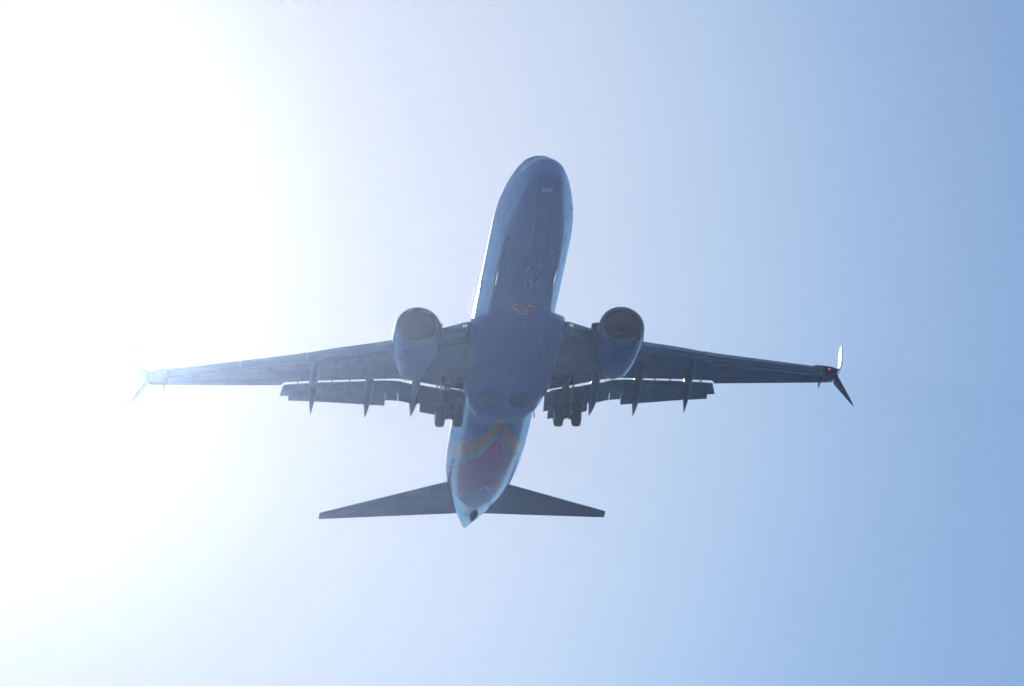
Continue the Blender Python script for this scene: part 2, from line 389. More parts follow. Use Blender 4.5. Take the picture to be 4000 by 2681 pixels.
def clip_poly(poly, p, q, keep):
    out = []; n = len(poly)
    def sd_(a): return ((q[0] - p[0]) * (a[1] - p[1]) - (q[1] - p[1]) * (a[0] - p[0])) * keep
    for i in range(n):
        a, b = poly[i], poly[(i + 1) % n]; da, db = sd_(a), sd_(b)
        if da >= 0: out.append(a)
        if (da >= 0) != (db >= 0):
            t = da / (da - db); out.append((a[0] + t * (b[0] - a[0]), a[1] + t * (b[1] - a[1])))
    return out
L1 = ((-0.13, 10.44), (0.50, 10.80)); L2 = ((-0.59, 10.70), (0.18, 11.26))
yel = clip_poly(heart, *L1, -1); redp = clip_poly(clip_poly(heart, *L1, 1), *L2, -1); blup = clip_poly(heart, *L2, 1)
big = [((x + 0.055) * 1.055 - 0.055, (y - 10.9) * 1.06 + 10.9) for x, y in heart]
emb = skin_patch('heart_emblem', big, M_SILVER, fus, 0.006)
skin_patch('emblem_stripe', yel, M_YELLOW, emb, 0.011); skin_patch('emblem_stripe', redp, M_RED, emb, 0.011); skin_patch('emblem_stripe', blup, M_BLUE, emb, 0.011)
skin_patch('emblem_line', band(*L1, 0.035), M_SILVER, emb, 0.015); skin_patch('emblem_line', band(*L2, 0.035), M_SILVER, emb, 0.015)

cu = bpy.data.curves.new('digits', 'FONT'); cu.body = '800'; cu.size = 0.33; cu.extrude = 0.0; cu.align_x = 'CENTER'; cu.align_y = 'CENTER'; cu.shear = 0.2; cu.space_character = 1.08
to = bpy.data.objects.new('digits', cu); COL.objects.link(to)
dg = bpy.context.evaluated_depsgraph_get(); me = bpy.data.meshes.new_from_object(to.evaluated_get(dg)); bpy.data.objects.remove(to)
NY = 0.92
for v in me.vertices:
    x = v.co.x; y = NY - v.co.y; w_, b_, t_, z_ = prof(y)
    v.co = (x, y, fus_z(x, y) - 0.008)
o = link(me, 'fleet_number', mat('pale_number_paint', (.8, .8, .8), .5), fus, False)

# windscreen and side cockpit panes
def pane(poly, name='cockpit_window'):
    """poly in (y, a) with a the angle from the keel"""
    V = []; rows = 6
    (y0, a0), (y1, a1), (y2, a2), (y3, a3) = poly
    for i in range(rows + 1):
        for j in range(rows + 1):
            u, v = i / rows, j / rows
            y = (1 - u) * ((1 - v) * y0 + v * y3) + u * ((1 - v) * y1 + v * y2); a = (1 - u) * ((1 - v) * a0 + v * a3) + u * ((1 - v) * a1 + v * a2)
            V.append(fpoint(y, a, 0.008))
    F = [(i * (rows + 1) + j, (i + 1) * (rows + 1) + j, (i + 1) * (rows + 1) + j + 1, i * (rows + 1) + j + 1) for i in range(rows) for j in range(rows)]
    return mesh(name, V, F, M_GLASS, fus, True, None, normals=False)
for s in (-1, 1):
    pane([(1.62, s * 3.08), (2.3, s * 3.08), (2.55, s * 2.50), (1.9, s * 2.32)])
    pane([(2.0, s * 2.28), (2.65, s * 2.45), (3.0, s * 2.2), (2.55, s * 1.98)])
    pane([(2.62, s * 1.97), (3.08, s * 2.17), (3.5, s * 2.1), (3.25, s * 1.92)])
def skin_line(pts, w, name, m, parent=None, off=0.008):
    V = []; F = []
    for i, (y, a) in enumerate(pts):
        p = Vector(fpoint(y, a, off)); q = pts[min(i + 1, len(pts) - 1)]; r = pts[max(i - 1, 0)]
        d = (Vector(fpoint(*q, off)) - Vector(fpoint(*r, off))).normalized()
        w_, b_, t_, z_ = prof(y); nrm_ = Vector((p.x, 0, p.z - z_)).normalized(); k = d.cross(nrm_).normalized() * w / 2
        V += [tuple(p - k), tuple(p + k)]
        if i: F.append((2 * i - 2, 2 * i - 1, 2 * i + 1, 2 * i))
    return mesh(name, V, F, m, parent or fus, True, None, normals=False)
def poly_line(c, k=8):
    out = []
    for (a, b) in zip(c[:-1], c[1:]):
        for i in range(k): out.append((a[0] + (b[0] - a[0]) * i / k, a[1] + (b[1] - a[1]) * i / k))
    return out + [c[-1]]
# entry and service doors, cabin windows
for s in (-1, 1):
    skin_line(poly_line([(4.6, s * 1.28), (4.55, s * 2.1), (5.4, s * 2.12), (5.45, s * 1.26), (5.05, s * 1.2), (4.6, s * 1.28)]), 0.03, 'cabin_door', M_SILVER)
    skin_line(poly_line([(30.3, s * 1.42), (30.3, s * 2.1), (31.0, s * 2.12), (31.0, s * 1.42), (30.3, s * 1.42)]), 0.03, 'cabin_door', M_SILVER)
for s in (-1, 1):
    for k in range(43):
        y = 6.6 + k * 0.508; wb = MB()
        P = [fpoint(y + dy, s * (1.95 + da), 0.006) for dy, da in ((-.11, -.07), (.11, -.07), (.13, 0), (.11, .09), (-.11, .09), (-.13, 0))]
        wb.add(P, [tuple(range(6))]); wb.build('cabin_window', M_GLASS, fus)

# blade antennas, probes, drains
def blade(x, y, zfn, length, height, name='antenna', sweep=0.5, th=0.02, m=M_BLADE, root=True):
    z0 = zfn(x, y) + 0.03
    secs_ = []
    for f in np.linspace(0, 1, 5):
        c = length * (1 - 0.55 * f); yl = y + sweep * height * f; z = z0 - height * f
        secs_.append([(x - 0, yl, z), (x + th, yl + c * .3, z), (x + th * .6, yl + c * .7, z), (x, yl + c, z), (x - th * .6, yl + c * .7, z), (x - th, yl + c * .3, z)])
    return loft(name, secs_, m, fus, auto=50)
blade(0, 5.95, fus_z, 0.36, 0.26, m=M_BLADE)
blade(0, 8.7, fus_z, 0.40, 0.28)
blade(0.0, 24.2, fus_z, 0.35, 0.25)
blade(1.42, 20.2, belly_z, 0.22, 0.52, 'drain_mast', 0.25, 0.03)
for s in (-1, 1):
    for (y, a, L_) in ((1.55, 1.28, .20), (2.15, 1.2, .22), (3.6, 1.22, .16)):
        b = MB(); p = Vector(fpoint(y, s * a)); q = Vector(fpoint(y, s * a, 0.09)); b.tube(p, q, 0.022, 0.015, 8); b.tube(q, q + Vector((0, -L_ * .7, -.0)), 0.018, 0.01, 8); b.tube(q, q + Vector((0, L_ * .3, 0)), 0.015, 0.015, 8)
        b.build('pitot_probe', M_BLADE, fus)
    # outflow stains and latches along the hull
    p = poly_line([(5.35, s * 0.86), (6.0, s * 0.87), (7.0, s * 0.90), (8.1, s * 0.97)], 10)
    skin_line(p, 0.035, 'drain_stain', M_SEAL)
    skin_patch('static_port', [(s * (abs(fpoint(5.2, .86)[0]) + dx), 5.15 + dy) for dx, dy in ((-.07, 0), (.07, 0), (.07, .28), (-.05, .3))], M_SEAL, fus, 0.01, fus_z)
    # nose gear doors, closed, with proud edges
    nd = MB(); 
    xs = [(s * 0.38, y) for y in np.linspace(3.0, 5.1, 16)]
    nd.loft([[(s * 0.37, y, fus_z(.37, y) + .01), (s * 0.372, y, fus_z(.37, y) - 0.055 * math.sin((y - 3) / 2.1 * math.pi) - .004), (s * 0.40, y, fus_z(.40, y) + .01)] for _, y in xs])
    nd.build('nose_gear_door_rail', M_NAC if s > 0 else M_SILVER, fus)  # starboard rail coloured pale to stand in for its gloss reflection
# panels, vents and patches under the cabin
for k, y in enumerate((8.05, 8.35, 8.65, 8.95)):
    skin_patch('belly_placard', [(.30 + dx, y + dy) for dx, dy in ((-.05, 0), (.05, 0), (.05, .06), (-.05, .06))], M_SILVER, fus, 0.008, fus_z)
skin_patch('belly_vent', [(.28, 6.55), (.40, 6.55), (.40, 6.8), (.34, 7.05), (.28, 6.8)], M_SILVER, fus, 0.01, fus_z)
skin_patch('belly_vent', [(-1.02, 8.45), (-.90, 8.4), (-.78, 8.8), (-.88, 8.85)], mat('vent_grille_grey', (.05, .12, .30), .5, coat=1.0), fus, 0.01, fus_z)
for xx, yy, ll in ((1.02, 12.9, 1.1), (1.3, 14.4, 1.6), (-1.5, 15.6, .8), (-.35, 16.4, .6), (.05, 16.3, .4), (1.55, 17.5, .5)):
    skin_patch('fairing_seam', band((xx, yy), (xx + .01, yy + ll), 0.03), M_SILVER, fair, 0.008, belly_z)

for (a, b) in (((-0.23, 5.73), (-0.24, 6.05)), ((-0.25, 6.74), (-0.28, 7.13)), ((0.21, 6.24), (0.20, 6.33)), ((0.20, 6.49), (0.20, 6.61)), ((0.22, 7.21), (0.20, 7.61)), ((-0.27, 8.17), (-0.25, 8.46)), ((0.21, 8.28), (0.22, 8.60)),
               ((-0.03, 7.9), (0.07, 8.79)), ((0.67, 5.27), (0.65, 5.50)), ((0.78, 5.67), (0.80, 5.90)), ((0.08, 10.92), (0.09, 11.24)), ((0.09, 11.49), (0.10, 11.63)), ((0.09, 11.78), (0.09, 11.88)), ((0.09, 12.10), (0.09, 12.22)), ((0.07, 12.39), (0.07, 12.49)), ((0.07, 12.71), (0.06, 12.81))):
    skin_patch('belly_scuff', band(a, b, 0.03), M_SCUFF, fus, 0.016, belly_z)

# --- tail cone details
skin_patch('tail_cone_opening', [(-.09, 33.3), (.04, 33.15), (.16, 33.7), (.27, 34.5), (.26, 35.3), (.17, 36.05), (.08, 36.1), (-.02, 35.5), (-.14, 34.5), (-.16, 33.8)], M_DARK, fus, 0.012, fus_z)
b = MB(); b.loft(tube_data((0, 37.96, 1.10), (0, 38.16, 1.12), .13, .12, 20)); b.build('exhaust_pipe', M_TAILMETAL, fus)
for (y, a, w_) in ((31.6, -.84, .05), (30.1, .76, .04), (34.4, -.53, .05)):
    skin_line(poly_line([(y, a), (y + .3, a + .12)], 4), w_, 'tail_vent', M_SEAL)
skin_line(poly_line([(32.1, -.62), (32.75, -.2), (32.8, .2), (32.5, .5)], 8), 0.04, 'tail_seam', M_SEAL)
skin_line(poly_line([(34.2, -.9), (34.5, -.6), (34.6, -.3)], 8), 0.03, 'tail_seam', M_SEAL)
for s_, a0 in ((1, 1.05),):
    b = MB(); P = [fpoint(y, .28 + (y - 31.6) * .2, .02) for y in np.linspace(31.6, 33.8, 8)]
    b.loft([[(p[0] - .03, p[1], p[2]), (p[0] + .03, p[1], p[2]), (p[0] + .01, p[1], p[2] - .12 * math.sin(i / 7 * math.pi)), ] for i, p in enumerate(P)]); b.build('tail_skid_strip', M_BLADE, fus)

# --- wings
A0, B0 = -1.774, 0.18
def wz(x): return A0 + B0 * x
LEX = np.array([1.6, 2.1, 2.4, 3.7, 5.0, 5.8, 6.4, 8.23, 10.14, 16.3])
LEY = np.array([13.2, 13.22, 13.38, 14.47, 15.52, 16.14, 16.53, 17.61, 18.86, 22.32])
TEX = np.array([1.6, 1.9, 5.0, 5.4, 6.23, 8.6, 10.35, 10.42, 10.55, 16.3])
TEY = np.array([19.37, 19.36, 19.27, 19.36, 19.70, 20.64, 21.43, 21.46, 21.86, 23.68])
def le(x): return float(np.interp(x, LEX, LEY))
def te(x): return float(np.interp(x, TEX, TEY))
def tc_(x): return float(np.interp(x, [1.6, 5, 10, 16.3], [.135, .115, .105, .10]))
def full_te(x): return float(np.interp(x, [1.6, 5.2, 10.5, 16.3], [20.6, 20.5, 21.86, 23.68]))
def wing_loop(x, y0, y1, n=26, cut_te=True):
    """section of the fixed wing between chord stations y0..y1 of the full aerofoil"""
    L0, T0 = le(x), full_te(x); c = T0 - L0; tcx = tc_(x); z = wz(x)
    u0, u1 = (y0 - L0) / c, (y1 - L0) / c
    us = u0 + (u1 - u0) * 0.5 * (1 - np.cos(np.linspace(0, math.pi, n)))
    def yt(u):
        u = max(u, 0); return 5 * tcx * (0.2969 * math.sqrt(u) - 0.126 * u - 0.3516 * u * u + 0.2843 * u ** 3 - 0.1021 * u ** 4)
    up = [(x, L0 + c * u, z + c * yt(u) * 1.1) for u in us]
    lo = [(x, L0 + c * u, z - c * yt(u) * 0.9) for u in us[::-1]]
    if abs(yt(us[0])) < 1e-6: lo = lo[:-1]
    return up + lo
def lower_z(x, y):
    L0, T0 = le(x), full_te(x); c = T0 - L0; u = min(max((y - L0) / c, 0), 1); t = tc_(x)
    return wz(x) - 0.9 * c * 5 * t * (0.2969 * math.sqrt(u) - 0.126 * u - 0.3516 * u * u + 0.2843 * u ** 3 - 0.1021 * u ** 4)
WX = [1.6, 1.9, 2.1, 2.25, 2.4, 2.8, 3.2, 3.7, 4.3, 5.0, 5.2, 5.4, 5.8, 6.1, 6.4, 7.3, 8.23, 9.2, 10.14, 10.34, 10.42, 10.55, 11.5, 13, 14.5, 15.6, 16.3]
def slat_c(x): return 0.62 if x < 3.9 else float(np.interp(x, [5.5, 16.3], [0.62, 0.40]))
# positive camber of slats: panel runs ahead of the box
for s in (-1, 1):
    secs_ = [side(wing_loop(x, le(x) + slat_c(x) * 0.35, te(x)), s) for x in WX]
    wing = loft('wing', secs_, M_WING, air, auto=50)
    # leading edge panels
    def panel(xa, xb, name, gap, m=M_METAL, nst=9):
        ss = []
        for x in np.linspace(xa, xb, nst):
            c = slat_c(x); L0 = le(x); z = wz(x); tcx = tc_(x) * (full_te(x) - L0); r = tcx * 0.42
            h = c / (full_te(x) - L0)
            zl = lower_z(x, L0 + c) ; zu = z + (z - lower_z(x, L0 + c)) * 1.15
            loop = []
            for u in np.linspace(0, 1, 12): loop.append((x, L0 + c * u ** 1.6 - gap * .4, z + (zu - z) * math.sqrt(u) * 1.0 + .01))
            for u in np.linspace(1, 0, 12)[:-1]: loop.append((x, L0 + c * (u ** 1.6) * .86 - gap * .4, z - (z - zl) * math.sqrt(u) * .98 - .01 - gap * .30))
            ss.append(side(loop, s))
        return loft(name, ss, m, wing, auto=60)
    panel(2.35, 3.75, 'krueger_flap', 0.0)
    panel(5.75, 9.55, 'slat', 0.06); panel(9.58, 12.6, 'slat', 0.16); panel(12.63, 16.0, 'slat', 0.16)
    # added strip behind the outer slats, tilted to mirror the sky as a bright line
    b = MB()
    b.loft([side([(x, le(x) + slat_c(x) - .01, lower_z(x, le(x) + slat_c(x)) - .085), (x, le(x) + slat_c(x) + .19, lower_z(x, le(x) + slat_c(x) + .15) - .010), (x, le(x) + slat_c(x) - .012, lower_z(x, le(x) + slat_c(x)) + .01)], s) for x in np.linspace(9.7, 16.0, 24)])
    b.build('slat_mirror_strip', M_ALU, wing)
    for x in (7.1, 9.9, 11.2, 13.0, 14.6):
        b = MB(); y0 = le(x) + slat_c(x) + .15; b.loft([side([(x + dx * .10 * k, y0 + q * .5, lower_z(x, y0 + q * .5) - .03 * k) for dx, k in ((-1, 1), (0, 1.6), (1, 1), (0, -1))], s) for q, k in ((0, .1), (.3, 1), (.7, 1), (1, .1))]); b.build('slat_track_cover', M_CANOE, wing)
    # aileron with its gaps
    def plate(poly, m, name, parent, dz=0.010, th=0.004):
        """thin panel following the lower skin"""
        P = [(x * s, y, lower_z(x, y) - dz) for x, y in poly]; Q = [(p[0], p[1], p[2] + th) for p in P]; n = len(P)
        b = MB(); b.add(P + Q, [tuple(range(n)), tuple(range(2 * n - 1, n - 1, -1))] + [(i, (i + 1) % n, n + (i + 1) % n, n + i) for i in range(n)])
        return b.build(name, m, parent)
    # dark seams in the lower skin, hinge lines
    def seam(pts, w=0.03, m=M_SEAL, name='skin_seam'):
        b = MB()
        V = []; F = []
        for i, (x, y) in enumerate(pts):
            q = pts[min(i + 1, len(pts) - 1)]; r = pts[max(i - 1, 0)]
            d = Vector((q[0] - r[0], q[1] - r[1], 0)).normalized(); k = Vector((-d.y, d.x, 0)) * w / 2
            for sg in (-1, 1):
                xx, yy = x + sg * k.x, y + sg * k.y; V.append((xx * s, yy, lower_z(xx, yy) - .006))
            if i: F.append((2 * i - 2, 2 * i - 1, 2 * i + 1, 2 * i))
        return mesh(name, V, F, m, wing, True, None, normals=False)
    def lerp_line(x0, x1, fr, n=24): return [(x, le(x) + (full_te(x) - le(x)) * fr) for x in np.linspace(x0, x1, n)]
    seam(lerp_line(2.3, 4.1, .15), 0.04); seam(lerp_line(5.8, 16.1, .16), .02)
    seam(lerp_line(10.7, 15.9, .76), .025); seam(lerp_line(6, 16, .45), .012); seam(lerp_line(2.2, 4.2, .62), .012)
    # winglet: one blended surface, with a lower blade
    wl = [(15.9, 22.10, 23.56, wz(15.9), .10), (16.3, 22.32, 23.68, wz(16.3), .10), (16.62, 22.5, 23.80, wz(16.3) + .075, .095), (16.88, 22.70, 23.95, wz(16.3) + .22, .09),
          (17.03, 22.92, 24.12, wz(16.3) + .48, .085), (17.15, 23.2, 24.40, wz(16.3) + .85, .07), (17.31, 23.82, 24.84, wz(16.3) + 1.60, .06), (17.45, 24.38, 25.18, wz(16.3) + 2.3, .055), (17.53, 24.75, 25.36, wz(16.3) + 2.72, .05), (17.56, 25.12, 25.44, wz(16.3) + 2.86, .04)]
    P = np.array([(a[0], a[3]) for a in wl]); 
    ss = []
    for i, (x, l, t, z, tk) in enumerate(wl):
        d = P[min(i + 1, len(P) - 1)] - P[max(i - 1, 0)]; d = d / np.linalg.norm(d); nx, nz = -d[1], d[0]
        base = airfoil(0, l, t, 0, tk)
        k_ = -.05 * min(1, max(0, (z - wz(16.3) - .3) / .5))
        ss.append(side([(x + p[2] * nx - k_ * (t - p[1]) / (t - l), p[1], z + p[2] * nz) for p in base], s))
    wlet = loft('winglet', ss, M_WLET, wing, auto=50)
    lw = [(16.80, 22.95, 24.0, 1.27, .09), (16.98, 23.25, 24.15, 1.13, .08), (17.25, 23.72, 24.42, .96, .07), (17.52, 24.2, 24.68, .78, .065), (17.72, 24.58, 24.88, .66, .06), (17.84, 24.86, 25.04, .62, .05), (17.90, 25.16, 25.24, .66, .04)]
    P = np.array([(a[0], a[3]) for a in lw]); ss = []
    for i, (x, l, t, z, tk) in enumerate(lw):
        d = P[min(i + 1, len(P) - 1)] - P[max(i - 1, 0)]; d = d / np.linalg.norm(d); nx, nz = -d[1], d[0]
        base = airfoil(0, l, t, 0, tk)
        ss.append(side([(x + p[2] * nx, p[1], z + p[2] * nz) for p in base], s))
    loft('lower_winglet', ss, M_WLET, wlet, auto=50)
    # red patch, navigation lamp, wing tip fairing
    b = MB(); 
    def wt(x, y): return (x * s, y, lower_z(min(x, 16.3), y) - .008)
    gp = [(16.12, 22.68), (16.42, 22.62), (16.72, 22.74), (16.80, 22.95), (16.72, 23.22), (16.45, 23.36), (16.05, 23.20), (15.98, 22.95)]
    cx, cy = np.mean(gp, 0)
    b.add([wt(x, y) for x, y in gp], [tuple(range(8))]); b.build('red_tip_panel' if s > 0 else 'tip_panel', M_TIPRED if s > 0 else M_WING, wlet)
    b = MB(); ll = []
    for x in np.linspace(15.55, 16.75, 10):
        k = min(1, (x - 15.5) / .25); L0 = le(min(x, 16.3)) + max(0, x - 16.3) * .6
        ll.append(side([(x, L0 - .20 * k + .02, wz(min(x, 16.5)) + .02), (x, L0 - .1 * k, wz(min(x, 16.5)) + .10), (x, L0 + .3, wz(min(x, 16.5)) + .08), (x, L0 + .3, wz(min(x, 16.5)) - .05), (x, L0 - .1 * k, wz(min(x, 16.5)) - .05)], s))
    b.loft(ll); tipf = b.build('tip_light_housing', M_WING, wlet)
    bm = bmesh.new(); bmesh.ops.create_icosphere(bm, subdivisions=2, radius=0.038); me = bpy.data.meshes.new('navigation_light')
    for v in bm.verts: v.co += Vector((16.35 * s, le(16.3) - 0.10, wz(16.3) - .05))
    bm.to_mesh(me); bm.free(); link(me, 'navigation_light', M_NAVRED if s > 0 else M_NAVGREEN, wlet)
    b = MB(); b.loft([side([(16.05 + dx * w_, y, lower_z(16.0, min(y, 23.55)) + dz) for dx, dz in ((-1, 0), (0, -.10), (1, 0), (0, .02))], s) for y, w_ in ((23.0, .01), (23.3, .05), (23.6, .055), (23.85, .045), (24.0, .01))]); b.build('static_fairing', M_BLADE, wing)
    for x in (11.9, 14.0, 15.2):
        y = full_te(x); b = MB(); b.tube((x * s, y - .02, wz(x)), (x * s, y + .17, wz(x) - .01), .008, .003, 6); b.build('static_wick', M_BLADE, wing)
    # landing lamps in the wing root
    for k in range(2):
        x = 2.50 + k * 0.10; b = MB(); b.loft([side([(x + dx * .03, le(x) + .02 + dy, wz(x) + dz) for dx, dz in ((-1, -.10), (1, -.10), (1, .03), (-1, .03))], s) for dy in (-.08, .1)]); b.build('landing_light', M_LAMP, wing)

    # flaps: main and aft elements dropped below the trailing edge
    DF = rad(25)
    def flap(xa, xb, ca, cb, name, f0=0.0, f1=1.0, drop=0.0, extra=0.0, th=.12, n=11, m=M_CTRL, skew=0.0, kdef=0.0):
        ss = []
        for q in np.linspace(0, 1, n):
            x = xa + (xb - xa) * q; c = (ca + (cb - ca) * q); y0 = te(x) + .15; z0 = wz(x) - .075 - (te(x) - te(x)) 
            ca_, sa_ = math.cos(DF), math.sin(DF)
            zt = lower_z(x, te(x)) * .5 + wz(x) * .5 - .06 - .07 * max(0, min(1, (5.6 - x) / 1.0))
            Y0 = y0 + ca_ * c * f0 ; Z0 = zt - sa_ * c * f0 - drop
            d2 = DF + kdef
            Y1 = Y0 + math.cos(d2) * c * (f1 - f0); Z1 = Z0 - math.sin(d2) * c * (f1 - f0)
            ss.append(side([(p[0] + skew * (max(0, q - .8) / .2) * (p[1] - Y0) / (Y1 - Y0), p[1], p[2]) for p in airfoil(x, Y0, Y1, Z0, th, 14, zte=Z1)], s))
        return loft(name, ss, m, wing, auto=50)
    fl = flap(5.72, 10.43, 1.42, 0.86, 'outboard_flap', 0, .78, skew=.17); 
    flap(5.72, 10.20, 1.42, 0.90, 'aft_flap', .68, 1.0, .05, kdef=.10)
    flap(5.14, 5.70, 1.17, 1.17, 'thrust_gate_flap', 0, 1, 0.02); flap(4.30, 5.10, 1.13, 1.15, 'inboard_flap_end', 0, 1, 0.03); flap(5.0, 5.75, .75, .75, 'flap_filler', 0, 1, 0.015)
    flap(1.9, 4.42, 1.52, 1.50, 'inboard_flap', 0, .74); flap(2.12, 4.05, 1.56, 1.52, 'aft_flap', .70, 1.0, .035, kdef=.10)
    # flap track fairings
    for (xc, y0, y1, zt, wd, dp) in ((9.10, 18.5, 22.85, -.98, .215, .40), (6.52, 18.0, 22.45, -1.36, .22, .46), (4.34, 17.9, 22.15, -1.48, .22, .50)):
        ss = []
        for q in np.linspace(0, 1, 26):
            y = y0 + (y1 - y0) * q; top = lower_z(xc, min(y, te(xc))) + .03; zt0 = top
            if y > te(xc): zt0 = top + (zt - .0 - top) * ((y - te(xc)) / (y1 - te(xc)))
            shp = math.sin(math.pi * min(1, q / .9) ** .62) ** .75 if q < .45 else (1 - ((q - .45) / .55) ** 1.55)
            shp = max(shp, .015); w2 = wd * (min(1, (q / .3)) ** .55 if q < .3 else 1) * (1 if q < .55 else max(.03, 1 - ((q - .55) / .45) ** 1.5))
            d2 = dp * max(.02, (min(1, q / .4)) ** .7) * (1 if q < .6 else max(.03, 1 - ((q - .6) / .4) ** 1.5))
            mid = zt0 - d2 * .45
            ss.append([(s * xc + w2 * math.sin(t) * (1 - .25 * max(0, -math.cos(t))), y, mid + d2 * .62 * math.cos(t)) for t in np.linspace(0, 2 * math.pi, 20, endpoint=False)])
        loft('flap_track_fairing', ss, M_CANOE, wing, auto=70)
    # small hinge fittings across the slot
    for x in (2.75, 3.3, 7.4, 8.2, 9.8):
        b = MB(); b.box((x * s, te(x) + .06, lower_z(x, te(x)) - .01), (.03, .14, .05)); b.build('flap_hinge', M_CTRL, wing)
    # flat plate coloured dark for the shade inside the gear bay opening
    plate([(2.05, 17.75), (3.15, 18.15), (3.2, 19.2), (2.05, 19.28)], M_DARK, 'gear_bay_shade', wing, .012)
    b = MB(); b.loft([side([(x, 19.0 + (x - 2) * .0, wz(x) - .40), (x, 19.06, wz(x) - .44), (x, 19.02, wz(x) - .5)], s) for x in (2.1, 2.5, 3.0)]); b.build('bay_edge', M_SILVER, wing)

# --- engines
for s in (-1, 1):
    cx, cz = 4.84 * s, -1.79
    tilt = rad(1.5)
    prof_o = [(12.60, .905), (12.63, .965), (12.72, 1.02), (12.9, 1.065), (13.2, 1.10), (13.6, 1.12), (14.1, 1.115), (14.7, 1.065), (15.3, .985), (15.75, .905), (16.1, .825)]
    prof_i = [(12.60, .905), (12.63, .868), (12.70, .838), (12.78, .82), (12.95, .80), (13.2, .775), (13.75, .775)]
    lipn = 3
    def ring(y, r, n=64, flat=True):
        out = []
        k = max(0, 1 - (y - 12.6) / 2.6) if flat else 0
        for t in np.linspace(0, 2 * math.pi, n, endpoint=False):
            cc = math.cos(t); rr = r * (1 - .045 * k * max(0, cc) ** 2) ; rx = r * (1 + .02 * k)
            out.append((cx + rx * math.sin(t), y, cz - rr * cc - .045 * (y - 12.6)))
        return out
    nac = loft('engine_nacelle', [ring(y, r) for y, r in [(12.86, 1.057)] + prof_o[4:] + [(16.1, .80), (15.5, .82)]], M_NAC, air, caps=False, auto=60)
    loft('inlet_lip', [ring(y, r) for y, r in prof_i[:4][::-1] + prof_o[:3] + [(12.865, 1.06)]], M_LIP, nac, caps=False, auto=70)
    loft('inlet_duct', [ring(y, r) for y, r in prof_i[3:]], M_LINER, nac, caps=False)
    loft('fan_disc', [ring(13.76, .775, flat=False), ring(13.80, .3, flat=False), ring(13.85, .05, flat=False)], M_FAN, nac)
    b = MB()
    for k in range(24):
        t0 = k * math.tau / 24; pts = []
        for rr, tw in ((.25, .10), (.5, .17), (.765, .26)):
            for e, dy in ((0, 0), (1, .10)):
                t = t0 + tw * e + (rr - .25) * .15; pts.append((cx + rr * math.sin(t), 13.62 + dy, cz + rr * math.cos(t)))
        b.add(pts, [(0, 1, 3, 2), (2, 3, 5, 4)])
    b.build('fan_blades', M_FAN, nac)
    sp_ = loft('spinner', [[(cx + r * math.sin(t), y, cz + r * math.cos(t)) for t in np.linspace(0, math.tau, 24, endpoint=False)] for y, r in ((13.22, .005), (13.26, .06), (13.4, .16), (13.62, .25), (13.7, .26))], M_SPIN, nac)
    V = []; F = []
    for i, t in enumerate(np.linspace(0, 4.2, 20)):
        for e in (0, 1):
            r = .07 + .022 * t + e * .032; y = float(np.interp(r, [.005, .06, .16, .25], [13.22, 13.26, 13.4, 13.62])) - .008
            V.append((cx + r * math.sin(t + 2.2), y, cz + r * math.cos(t + 2.2)))
        if i: F.append((2 * i - 2, 2 * i - 1, 2 * i + 1, 2 * i))
    mesh('spinner_swirl', V, F, M_SWIRL, nac, True, None, normals=False)
    loft('core_nozzle', [[(cx + r * math.sin(t), y, cz - .17 + r * math.cos(t)) for t in np.linspace(0, math.tau, 40, endpoint=False)] for y, r in ((15.2, .62), (16.0, .62), (16.6, .48), (17.05, .36), (17.05, .33), (16.6, .34))], M_NAC, nac, caps=False)
    loft('exhaust_plug', [[(cx + r * math.sin(t), y, cz - .12 + r * math.cos(t)) for t in np.linspace(0, math.tau, 24, endpoint=False)] for y, r in ((16.2, .28), (16.7, .2), (17.05, .06), (17.1, .01))], M_TAILMETAL, nac)
    # pylon
    ss = []
    for y, wd, z0, z1 in ((13.3, .02, -.75, -.70), (13.9, .14, -.85, -.48), (14.8, .19, -1.0, -.45), (15.8, .20, -1.1, -.75), (16.8, .19, -1.35, -.9), (17.8, .16, -1.3, -.95), (18.8, .08, -1.2, -1.0), (19.2, .02, -1.13, -1.02)):
        ss.append([(cx - wd, y, z1), (cx - wd, y, z0), (cx - wd * .5, y, z0 - .05), (cx + wd * .5, y, z0 - .05), (cx + wd, y, z0), (cx + wd, y, z1)])
    loft('pylon', ss, M_CANOE, nac, auto=60)
    # strake on the inboard shoulder of each cowl
    for sg in (-1, 1):
        th = rad(62) * sg
        if sg == s: continue
        b = MB(); dx, dz = math.sin(th), math.cos(th); P = []
        for y, h in ((13.35, 0.02), (13.6, .30), (13.75, .37), (14.35, .36), (14.6, .30), (14.7, .02)):
            P.append((y, h))
        n_ = Vector((dz, 0, -dx)) * .012
        q0 = [(cx + dx * (1.08), y, cz + dz * 1.08) for y, h in P]; q1 = [(cx + dx * (1.08 + h), y, cz + dz * (1.08 + h)) for y, h in P]
        loop = q0 + q1[::-1]; V = [tuple(Vector(p) + n_) for p in loop] + [tuple(Vector(p) - n_) for p in loop]; n0 = len(loop)
        b.add(V, [tuple(range(n0)), tuple(range(2 * n0 - 1, n0 - 1, -1))] + [(i, (i + 1) % n0, n0 + (i + 1) % n0, n0 + i) for i in range(n0)])
        b.build('nacelle_strake', M_CANOE, nac)
    # cowl seams
    for yy in (14.0,):
        pass

